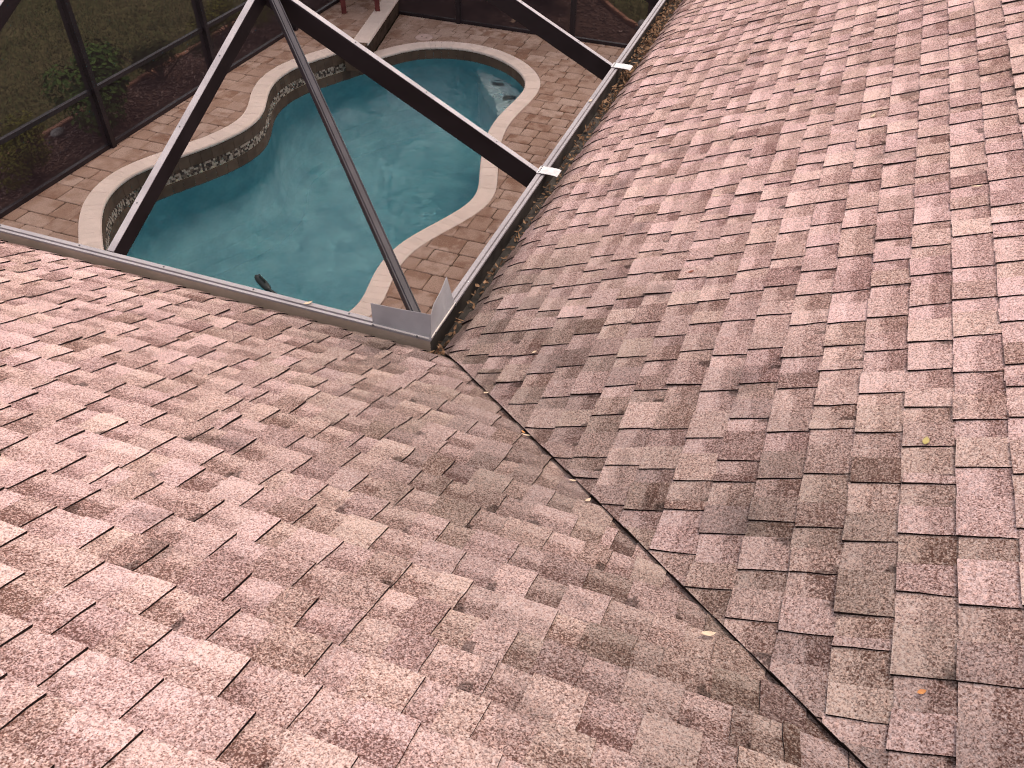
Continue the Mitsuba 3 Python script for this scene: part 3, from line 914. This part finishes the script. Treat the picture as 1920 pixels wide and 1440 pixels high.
for name, area, z, seed, lab in (("paved_deck", deck_lo, ZR, 31, "lower brown paver deck between pool and right gutter"),
                                 ("raised_deck", deck_hi, ZL, 47, "raised brown paver deck along the far side of the pool")):
    r = np.random.default_rng(seed)
    base = MB()
    for g in getattr(area, "geoms", [area]):
        if g.area > 0.01:
            base.prism(g, z - 0.30, z - 0.009)
    base.put(name, "mat_joint", kind="structure", label=lab)
    found = []
    x = -0.7
    shapely.prepare(area)
    while x < 10.95:
        w = r.choice([0.225, 0.225, 0.235, 0.30])
        y = -0.7 - r.uniform(0, 0.2)
        while y < 6.9:
            ln = r.choice([0.225, 0.27, 0.30, 0.34, 0.39])
            jit = r.normal(0, 0.003, 8)
            c = [(x + 0.004 + jit[0], y + 0.004 + jit[1]), (x + w - 0.004 + jit[2], y + 0.004 + jit[3]), (x + w - 0.004 + jit[4], y + ln - 0.004 + jit[5]), (x + 0.004 + jit[6], y + ln - 0.004 + jit[7])]
            y += ln
            pg = Polygon(c)
            if not area.intersects(pg):
                continue
            zz = z + r.normal(0, 0.0016)
            if area.contains(pg):
                k = 0.02                                     # softened corners
                a = np.array(c)
                pts = []
                for i in range(4):
                    p, pr_, nx = a[i], a[i - 1], a[(i + 1) % 4]
                    pts += [tuple(p + (pr_ - p) / np.linalg.norm(pr_ - p) * k), tuple(p + (nx - p) / np.linalg.norm(nx - p) * k)]
                got = [Polygon(pts)]
            else:
                gg = area.intersection(pg)
                got = [g for g in getattr(gg, "geoms", [gg]) if g.geom_type == "Polygon" and g.area > 8e-4]
            for g in got:
                uid += 1
                m = MB().prism(g.simplify(0.002), z - 0.05, zz, (uid, 0), inset=0.007, drop=0.006)
                if m.n:
                    ring = np.array(g.exterior.coords)[:-1]
                    found.append((shown(np.column_stack([ring, np.full(len(ring), z)])), m))
        x += w
    found.sort(key=lambda t: -t[0])
    for _, m in found[:300]:
        m.put(f"{name}__paver", "mat_paver", uv=True)
    rest = MB()
    for _, m in found[300:]:
        rest.add(np.vstack(m.v), np.vstack(m.f), m.uv())
    if rest.n:
        rest.put(f"{name}__paver_field", "mat_paver", uv=True, kind="stuff")
# the pale step edge between the two decks
n = int(np.linalg.norm(SP1 - SP0) / 0.105)
SPROF = [(0.0, -0.05), (0.0, 0.0), (0.248, 0.0), (0.262, -0.006), (0.27, -0.022), (0.265, -0.042), (0.24, -0.05)]
for k in range(-3, n):
    a = SP0 + (SP1 - SP0) * k / n + strip_dir * 0.0015 - strip_nrm * 0.27
    b = SP0 + (SP1 - SP0) * (k + 1) / n - strip_dir * 0.0015 - strip_nrm * 0.27
    uid += 1
    if hole.buffer(-0.16).contains(Point(*(a + strip_nrm * 0.135))):
        continue
    MB().extrude(SPROF, (*a, ZL + rng.normal(0, .0008)), (*b, ZL), (*strip_nrm, 0), (0, 0, 1), (uid, 0)).put("raised_deck__step_brick", "mat_coping", uv=True)
a, b = SP0 - strip_nrm * 0.27 - strip_dir * 0.25, SP1 - strip_nrm * 0.27
MB().extrude([(0.004, -0.27), (0.004, -0.008), (0.245, -0.008), (0.245, -0.27)], (*a, ZL), (*b, ZL), (*strip_nrm, 0), (0, 0, 1)).put("raised_deck__step_core", "mat_joint")
for k in range(15):
    a = SP0 + strip_dir * (0.03 + k * 0.155) - strip_nrm * 0.024
    b = a + strip_dir * 0.151
    uid += 1
    MB().extrude([(0.0, ZR + 0.002), (0.0, ZL - 0.052), (0.009, ZL - 0.054), (0.009, ZR + 0.004)], (*a, 0), (*b, 0), (*strip_nrm, 0), (0, 0, 1), (uid, 0)).put("raised_deck__riser_tile", "mat_riser_shaded", uv=True)

# skimmer lid
m = MB()
m.tube([(*LID, ZR - 0.02), (*LID, ZR + 0.0005), (*LID, ZR + 0.004)], [0.148, 0.148, 0.14], 28)
m.put("skimmer_lid", "mat_lid", label="round pinkish skimmer lid set in the pavers beyond the pool", cat="lid")
for dx in (-0.05, 0.05):
    MB().tube([(LID[0] + dx * 0.4, LID[1] + dx, ZR), (LID[0] + dx * 0.4, LID[1] + dx, ZR + 0.006)], [0.014, 0.014], 10).put("skimmer_lid__finger_hole", "mat_groove")

# pool cleaner: a dark float with its hose end, at the near edge of the water
c = np.array([3.12, 3.70, ZW])
d = np.array([0.16, 0.27, 0.0])
d /= np.linalg.norm(d)
m = MB()
pr = [(-0.16, 0.018), (-0.13, 0.036), (-0.05, 0.046), (0.06, 0.044), (0.13, 0.034), (0.165, 0.014)]
m.tube([c + d * a + np.array([0, 0, 0.03]) for a, _ in pr], [b for _, b in pr], 12)
m.put("pool_cleaner", "mat_cleaner", smooth=40, label="dark elongated cleaner floating on the water close to the left rail", cat="pool cleaner")
MB().extrude([(-0.006, 0), (0.006, 0), (0.004, 0.05), (-0.004, 0.05)], c + d * -0.08 + np.array([0, 0, 0.065]), c + d * 0.05 + np.array([0, 0, 0.07]), np.cross(d, (0, 0, 1)), (0, 0, 1)).put("pool_cleaner__fin", "mat_cleaner")
MB().tube([c + d * -0.15 + np.array([0, 0, 0.03]), c + d * -0.3 + np.array([0.03, 0, 0.01]), c + d * -0.5 + np.array([0.10, 0.02, 0.0]), c + d * -0.8 + np.array([0.1, 0.2, 0.004])], 0.018, 8).put("pool_cleaner__hose", "mat_cleaner", smooth=True)

# ------------------------------------------------------------------ garden beyond the screens
ZG = -2.52
m = MB()
m.poly(Polygon([(-60, -60), (80, -60), (80, 80), (-60, 80)]).difference(outer_poly.buffer(-0.1)), ZG)
m.put("lawn", "mat_lawn", kind="structure", label="dull green lawn beyond the screened walls")
bed_left = Polygon([(-2, 6.75), (11.2, 6.75), (11.2, 7.95), (9.1, 8.06), (8.4, 8.02), (6.6, 8.0), (5.0, 8.0), (3.8, 7.95), (-2, 7.95)])
bed_right = Polygon([(10.85, -1.0), (11.5, 1.2), (11.68, 1.70), (11.95, 1.97), (12.35, 2.32), (12.9, 2.72), (13.6, 3.6), (14.2, 5.2), (14.2, 7.95), (11.2, 7.95), (10.85, 6.8)])


def bed(name, pg, z, seed, count, lab):
    r = np.random.default_rng(seed)
    MB().prism(pg, ZG - 0.02, z).put(name, "mat_mulch", kind="structure", label=lab)
    m = MB()
    shapely.prepare(pg)
    x0, y0, x1, y1 = pg.bounds
    k = 0
    while k < count:
        x, y = r.uniform(max(x0, 1.5), x1), r.uniform(y0, y1)
        if not shapely.contains_xy(pg, x, y):
            continue
        k += 1
        a, e = r.uniform(0, 6.28), r.normal(0, 0.35)
        ln, w, t = r.uniform(0.015, 0.06), r.uniform(0.006, 0.016), 0.004
        u = np.array([math.cos(a) * math.cos(e), math.sin(a) * math.cos(e), math.sin(e)])
        s = np.cross(u, (0, 0, 1))
        s /= np.linalg.norm(s)
        q = np.cross(s, u)
        c = np.array([x, y, z + 0.008 + r.uniform(0, 0.012)])
        m.hexa([c + u * i * ln / 2 + s * j * w / 2 + q * h * t for h in (-1, 1) for i, j in ((-1, -1), (1, -1), (1, 1), (-1, 1))], (k, 0))
    m.put(name + "_chips", "mat_chip", uv=True, kind="stuff", label="wood chips of the " + lab)


bed("mulch_bed", bed_left, -2.40, 3, 9000, "dark mulch bed along the left screen wall")
bed("corner_mulch_bed", bed_right, -2.47, 4, 5000, "dark mulch bed behind the far screen wall")


def edging(name, pts, z, lab, grp):
    ls = LineString(pts)
    n = int(ls.length / 0.20)
    for k in range(n):
        a, b = np.array(ls.interpolate(k * 0.20 + 0.006).coords[0]), np.array(ls.interpolate(k * 0.20 + 0.194).coords[0])
        t = (b - a) / np.linalg.norm(b - a)
        s = np.array([-t[1], t[0]])
        h = z + 0.07 + rng.normal(0, 0.006)
        MB().extrude([(-0.04, ZG - z - 0.02), (-0.04, h - z - 0.012), (-0.028, h - z), (0.028, h - z), (0.04, h - z - 0.012), (0.04, ZG - z - 0.02)], (*a, z), (*b, z), (*s, 0), (0, 0, 1)).put(name + "__brick", "mat_edging")
    tag(name, lab, "garden edging", grp)


edging("bed_edging", [(2.0, 8.0), (5.0, 8.04), (6.6, 8.04), (8.4, 8.06), (9.1, 8.10), (11.2, 8.0)], -2.42, "terracotta brick edging between left mulch bed and lawn", None)
edging("curved_edging", [(11.5, 1.2), (11.70, 1.70), (11.97, 1.97), (12.37, 2.32), (12.92, 2.72), (13.6, 3.6), (14.2, 5.2)], -2.47, "curved terracotta edging round the far mulch bed", None)

r = np.random.default_rng(77)
m = MB()
k = 0
while k < 52000:
    x, y = r.uniform(3.2, 15.5), r.uniform(-0.5, 14)
    if y < 8.1 and not (x > 11.3):
        continue
    if bed_right.contains(Point(x, y)) if x < 14.3 and y < 8 else False:
        continue
    k += 1
    a = r.uniform(0, 6.28)
    w, h = r.uniform(0.006, 0.012), r.uniform(0.03, 0.07)
    tip = r.normal(0, 0.025, 2)
    m.add([(x - w * math.cos(a), y - w * math.sin(a), ZG), (x + w * math.cos(a), y + w * math.sin(a), ZG), (x + tip[0], y + tip[1], ZG + h)], [[0, 1, 2]], (k, 0))
m.put("grass", "mat_blade", uv=True, kind="stuff", label="short grass of the lawn beyond the screens", cat=None)


def shrub(name, c, rx, rz, count, leaf, mat, lab, cat="shrub", seed=0, grp=None):
    """stems and many separate leaves spread through a lumpy crown"""
    r = np.random.default_rng(seed)
    key = numbered(name + "__stem")[:-0 or None]
    st = MB()
    lumps = [(r.normal(0, 0.42, 2) * rx, r.uniform(0.35, 0.8) * rz, r.uniform(0.35, 0.6)) for _ in range(9)]
    for (dx, dy), dz, _ in [(l[0], l[1], l[2]) for l in lumps]:
        st.tube([c, np.array(c) + (dx * 0.4, dy * 0.4, dz * 0.6), np.array(c) + (dx, dy, dz * 1.1)], [0.014, 0.01, 0.004], 5)
    m = MB()
    for k in range(count):
        (dx, dy), dz, lr = lumps[r.integers(len(lumps))]
        v = r.normal(0, 1, 3)
        v /= np.linalg.norm(v)
        rad = r.uniform(0.25, 1) ** 0.5 * lr
        p = np.array(c) + (dx + v[0] * rad * rx, dy + v[1] * rad * rx, max(0.02, dz + v[2] * rad * rz * 0.6))
        n = v + r.normal(0, 0.5, 3) + (0, 0, 0.4)
        n /= np.linalg.norm(n)
        u = np.cross(n, r.normal(0, 1, 3))
        u /= np.linalg.norm(u) + 1e-9
        s = np.cross(n, u)
        ln = leaf * r.uniform(0.7, 1.3)
        m.add([p - u * ln / 2, p + s * ln * 0.26 + n * ln * 0.05, p + u * ln / 2, p - s * ln * 0.26 + n * ln * 0.05], [[0, 1, 2], [0, 2, 3]], (k, 0))
    return st, m, mat, lab, cat, grp, name


def plant(*a, **k):
    st, m, mat, lab, cat, grp, name = shrub(*a, **k)
    root = name
    i = 0
    while root in labels:
        i += 1
        root = f"{name}_{i:03d}"
    tag(root, lab, cat, grp)
    st.put(root + "__stem", "mat_bark")
    m.put(root + "__foliage", mat, uv=True)


ZBED = -2.40
plant("shrub", (3.75, 7.35, ZBED), 0.55, 0.75, 3800, 0.045, "mat_leaf_olive", "yellow-green shrub low at the left picture edge", seed=1)
plant("shrub", (5.35, 7.60, ZBED), 0.62, 0.95, 3600, 0.085, "mat_leaf_green", "broad-leaved green shrub behind the first screen post", seed=2)
plant("shrub", (6.75, 7.72, ZBED), 0.48, 0.62, 4500, 0.035, "mat_leaf_dark", "small round dark shrub between the two screen posts", seed=3)
plant("shrub", (8.55, 7.75, ZBED), 0.50, 0.65, 3000, 0.045, "mat_leaf_olive", "yellow-green shrub behind the top of the left beam", seed=4)
plant("shrub", (9.9, 7.5, ZBED), 0.5, 0.8, 3000, 0.05, "mat_leaf_dark", "dark shrub in the corner behind the beam joint", seed=5)
plant("hedge_plant", (11.75, 5.7, -2.47), 0.62, 1.3, 5000, 0.07, "mat_leaf_dark", "dense dark hedge plant behind the far step edge", cat="hedge", seed=6)
plant("hedge_plant", (11.9, 4.6, -2.47), 0.62, 1.25, 5000, 0.07, "mat_leaf_dark", "dense dark hedge plant behind the skimmer lid", cat="hedge", seed=7)
plant("hedge_plant", (12.6, 3.5, -2.47), 0.55, 0.95, 4500, 0.07, "mat_leaf_dark", "dense dark hedge plant right of the tan board", cat="hedge", seed=8)

# unseen tree added to shade the far bed, its crown above the picture
m = MB()
m.tube([(13.0, 5.6, -2.5), (13.05, 5.5, -1.0), (12.95, 5.4, 0.6), (13.1, 5.3, 2.2), (13.0, 5.3, 3.4)], [0.17, 0.14, 0.12, 0.09, 0.03], 10)
for a in range(7):
    q = np.array([13.0, 5.4, 0.8 + 0.25 * a])
    e = np.array([math.cos(a * 2.3), math.sin(a * 2.3), 0.45]) * 1.7
    m.tube([q, q + e * 0.5, q + e + (0, 0, 0.2)], [0.05, 0.035, 0.012], 6)
m.put("shade_tree__trunk", "mat_bark")
rt = np.random.default_rng(19)
m = MB()
for k in range(9000):
    v = rt.normal(0, 1, 3)
    v *= rt.uniform(0.2, 1) ** 0.4 / np.linalg.norm(v)
    p = np.array([12.9, 4.9, 2.3]) + v * (2.4, 2.9, 1.5)
    u = rt.normal(0, 1, 3)
    u /= np.linalg.norm(u)
    w_ = np.cross(u, rt.normal(0, 1, 3))
    w_ /= np.linalg.norm(w_)
    ln = rt.uniform(0.10, 0.2)
    m.add([p - u * ln / 2, p + w_ * ln * 0.3, p + u * ln / 2, p - w_ * ln * 0.3], [[0, 1, 2], [0, 2, 3]], (k, 0))
m.put("shade_tree__crown", "mat_leaf_green", uv=True)
tag("shade_tree", "added unseen tree that shades the dark bed behind the far screen wall", "tree")

# stones, the tan board in the bed
for nm, c, s, lab, seed in (("rock", (4.75, 7.88, -2.36), (0.11, 0.08, 0.055), "grey garden rock at the edge of the left mulch bed", 1),
                            ("rock", (11.80, 1.66, -2.46), (0.17, 0.09, 0.10), "grey garden rock at the end of the curved edging", 2)):
    ico = trimesh.creation.icosphere(3, 1.0)
    v = ico.vertices * (1 + 0.35 * (meshkit.noise(ico.vertices * 1.6 + 10 * seed) - 0.5))[:, None] * s
    add(nm, trimesh.Trimesh(v + c, ico.faces, process=False), "mat_rock", smooth=35, label=lab, cat="rock")
m = MB()
b0, b1 = np.array([11.12, 3.80, -2.46]), np.array([11.42, 3.66, -2.28])
m.extrude([(-0.04, -0.012), (-0.045, 0.010), (0.04, 0.014), (0.046, -0.010)], b0, b1, (0.42, 0.9, 0), (-0.4, 0.2, 0.9))
m.put("wood_board", "mat_board", label="short tan board lying in the mulch behind the far screen wall", cat="board")

# red wooden patio chair on the raised deck: only its legs reach into the picture
chair = "patio_chair"
tag(chair, "red painted wooden patio chair standing by the pale step edge", "chair")
cx, cy = 9.87, 6.05
ux = np.array([0.55, -0.835, 0.0])     # from one front leg to the other
uy = np.array([0.835, 0.55, 0.0])      # to the back of the chair
o = np.array([9.72, 6.28, ZL])


def slab(key, a, b, w, t, up=(0, 0, 1), parent=chair):
    a, b = np.asarray(a, float), np.asarray(b, float)
    d_ = (b - a) / np.linalg.norm(b - a)
    s_ = np.cross(d_, up)
    s_ /= np.linalg.norm(s_)
    u_ = np.cross(s_, d_)
    MB().extrude([(-w / 2, -t / 2 + .003), (-w / 2 + .003, -t / 2), (w / 2 - .003, -t / 2), (w / 2, -t / 2 + .003), (w / 2, t / 2 - .003), (w / 2 - .003, t / 2), (-w / 2 + .003, t / 2), (-w / 2, t / 2 - .003)], a, b, s_, u_).put(f"{parent}__{key}", "mat_red_wood")


up = np.array([0, 0, 1.0])
for q in (0, 0.56):
    f = o + ux * q
    slab("leg", f + up * 0.001, f + up * 0.58, 0.08, 0.035, up=tuple(uy))
    slab("leg", f + uy * 0.55 + up * 0.001, f + uy * 0.50 + up * 0.58, 0.07, 0.035, up=tuple(uy))
    slab("armrest", f - uy * 0.06 + up * 0.60, f + uy * 0.62 + up * 0.60, 0.12, 0.022)
    slab("seat_rail", f + up * 0.36 + ux * (0.03 if q == 0 else -0.03), f + uy * 0.6 + up * 0.26 + ux * (0.03 if q == 0 else -0.03), 0.03, 0.09)
for k in range(5):
    p = o + uy * (0.02 + 0.105 * k) + up * (0.42 - 0.017 * k)
    slab("seat_slat", p + ux * 0.03, p + ux * 0.53, 0.09, 0.02)
for k in range(5):
    p = o + uy * 0.52 + ux * (0.08 + 0.10 * k) + up * 0.34
    slab("back_slat", p, p + uy * 0.28 + up * 0.72, 0.085, 0.018, up=tuple(uy))


# ------------------------------------------------------------------ fallen leaves
def leaf_mesh(c, nrm, ang, ln, w, curl, ident=0):
    nrm = np.asarray(nrm, float) / np.linalg.norm(nrm)
    u = np.cross(nrm, (0.3, 0.2, 0.93) if abs(nrm[2]) < 0.9 else (1, 0, 0))
    u /= np.linalg.norm(u)
    s = np.cross(nrm, u)
    u, s = u * math.cos(ang) + s * math.sin(ang), -u * math.sin(ang) + s * math.cos(ang)
    v, f = [], []
    st = (-0.5, -0.28, 0.0, 0.28, 0.5)
    wd = (0.03, 0.34, 0.5, 0.36, 0.02)
    for a, b in zip(st, wd):
        bend = curl * (2 * a) ** 2 * ln
        for side in (-1, 0, 1):
            v.append(np.asarray(c) + u * a * ln + s * side * b * w + nrm * (bend + 0.12 * w * abs(side) * b * 2 + 0.0015))
    for i in range(4):
        for j in range(2):
            q = [i * 3 + j, (i + 1) * 3 + j, (i + 1) * 3 + j + 1, i * 3 + j + 1]
            f += [[q[0], q[1], q[2]], [q[0], q[2], q[3]]]
    top = np.array(v)
    m = MB()
    m.add(top, f, (ident, 0))
    m.add(top - nrm * 0.0006, [x[::-1] for x in f], (ident, 0))
    return m


def roof_point(which, x, y):
    if which == "A":
        return on_roof("A", y, -x * L, 0.0135), NA
    return on_roof("B", x, -y * L, 0.0135), NB


for which, x, y, ln, w, ang, mat, lab in (
        ("A", -0.433, -0.401, 0.034, 0.020, 1.1, "mat_pale_leaf", "cream leaf on the left slope, uppermost along the valley"),
        ("A", -0.756, -0.709, 0.045, 0.014, 0.2, "mat_pale_leaf", "cream leaf on the left slope beside an orange leaf"),
        ("A", -0.735, -0.690, 0.032, 0.014, 2.3, "mat_orange_leaf", "orange leaf touching the left of the valley line"),
        ("A", -1.025, -0.985, 0.036, 0.016, 0.4, "mat_pale_leaf", "tan leaf lying on the middle of the valley line"),
        ("A", -1.138, -1.075, 0.045, 0.018, 1.3, "mat_pale_leaf", "tan leaf just left of the valley below its middle"),
        ("A", -1.673, -1.560, 0.055, 0.026, 0.6, "mat_pale_leaf", "large cream leaf at the lower end of the valley"),
        ("B", -0.132, -0.538, 0.030, 0.020, 0.4, "mat_pale_leaf", "small cream leaf on the right slope near the gutter corner"),
        ("B", -0.868, -0.890, 0.036, 0.014, 2.6, "mat_orange_leaf", "orange brown leaf lying right of the valley line"),
        ("B", -0.886, -2.059, 0.042, 0.024, 1.4, "mat_green_leaf", "yellow-green leaf on a shingle edge at right"),
        ("B", 2.514, -1.366, 0.06, 0.02, 0.2, "mat_pale_leaf", "pale leaf high on the right slope, left of a pair"),
        ("B", 2.621, -1.521, 0.06, 0.018, 0.9, "mat_pale_leaf", "pale leaf highest up on the right slope"),
        ("B", 1.732, -1.797, 0.06, 0.022, 1.2, "mat_pale_leaf", "pale leaf on the right slope under the pair of leaves"),
        ("B", 0.710, -2.221, 0.055, 0.016, 2.9, "mat_pale_leaf", "narrow pale leaf near the right picture edge"),
        ("B", 0.381, -1.134, 0.035, 0.022, 0.4, "mat_brown_leaf", "small reddish brown leaf in the middle of the right slope"),
        ("B", 1.148, -1.114, 0.06, 0.016, 2.9, "mat_pale_leaf", "narrow pale leaf on the right slope level with the lower bracket"),
        ("B", -1.756, -2.060, 0.026, 0.016, 0.4, "mat_orange_leaf", "tiny orange leaf low on the right slope")):
    c, nr = roof_point(which, x, y)
    leaf_mesh(c, nr, ang, ln * 0.85, w * 0.85, 0.10).put("fallen_leaf", mat, smooth=True, label=lab, cat="leaf")
for x, y, ang, lab in ((0.100, 0.873, 0.9, "cream leaf stuck on the left eave rail"), (3.192, rail_y(3.192) + 0.03, 1.4, "cream leaf lying across the right eave rail")):
    leaf_mesh((x, y, 0.004), (0, 0, 1), ang, 0.055, 0.02, 0.12).put("fallen_leaf", "mat_pale_leaf", smooth=True, label=lab, cat="leaf")
r = np.random.default_rng(91)
for k in range(30):
    x = 0.5 + 5.7 * ((k + r.uniform(0, 1)) / 30) ** 0.75
    y = r.uniform(0.03, rail_y(x) - 0.02)
    leaf_mesh((x, y, -0.075 + r.uniform(0, 0.02)), (r.normal(0, .35), r.normal(0, .35), 1), r.uniform(0, 6.28), r.uniform(0.035, 0.06), r.uniform(0.014, 0.024), r.uniform(0.02, 0.2), 100 + k).put(
        "gutter_leaf", "mat_dry_leaf", smooth=True, uv=True, label="dry leaf lying loose on top of the litter in the right gutter", cat="leaf", group="dry leaves in the gutter")
lit = MB()
for k in range(2600):
    x = r.uniform(0.08, 7.6) if k % 3 == 0 else r.uniform(3.2, 7.6)
    y = r.uniform(-0.015, rail_y(x) - 0.012)
    z = -0.122 + r.uniform(0, 0.04) + (0.035 if x > 4.3 else 0)
    q = leaf_mesh((x, y, z), (r.normal(0, .6), r.normal(0, .6), 1), r.uniform(0, 6.28), r.uniform(0.02, 0.05), r.uniform(0.008, 0.02), r.uniform(0, 0.2), 300 + k)
    lit.add(q.v[0], q.f[0], q.t[0])
lit.put("leaf_litter", "mat_dry_leaf", uv=True, kind="stuff", label="brown leaf litter filling the right gutter", cat=None)
m = MB()
for k in range(26):
    a, e = r.uniform(0, 6.28), r.uniform(0, 0.09)
    p = np.array([0.03 + r.uniform(-0.03, 0.05), 0.06 + r.uniform(-0.05, 0.04), -0.07 + r.uniform(0, 0.03)])
    q = leaf_mesh(p, (r.normal(0, .5), r.normal(0, .5), 1), a, r.uniform(0.02, 0.045), 0.014, 0.1, 4000 + k)
    m.add(q.v[0], q.f[0], q.t[0])
m.put("corner_debris", "mat_dry_leaf", uv=True, kind="stuff", label="leaf debris at the inner corner of the gutters")
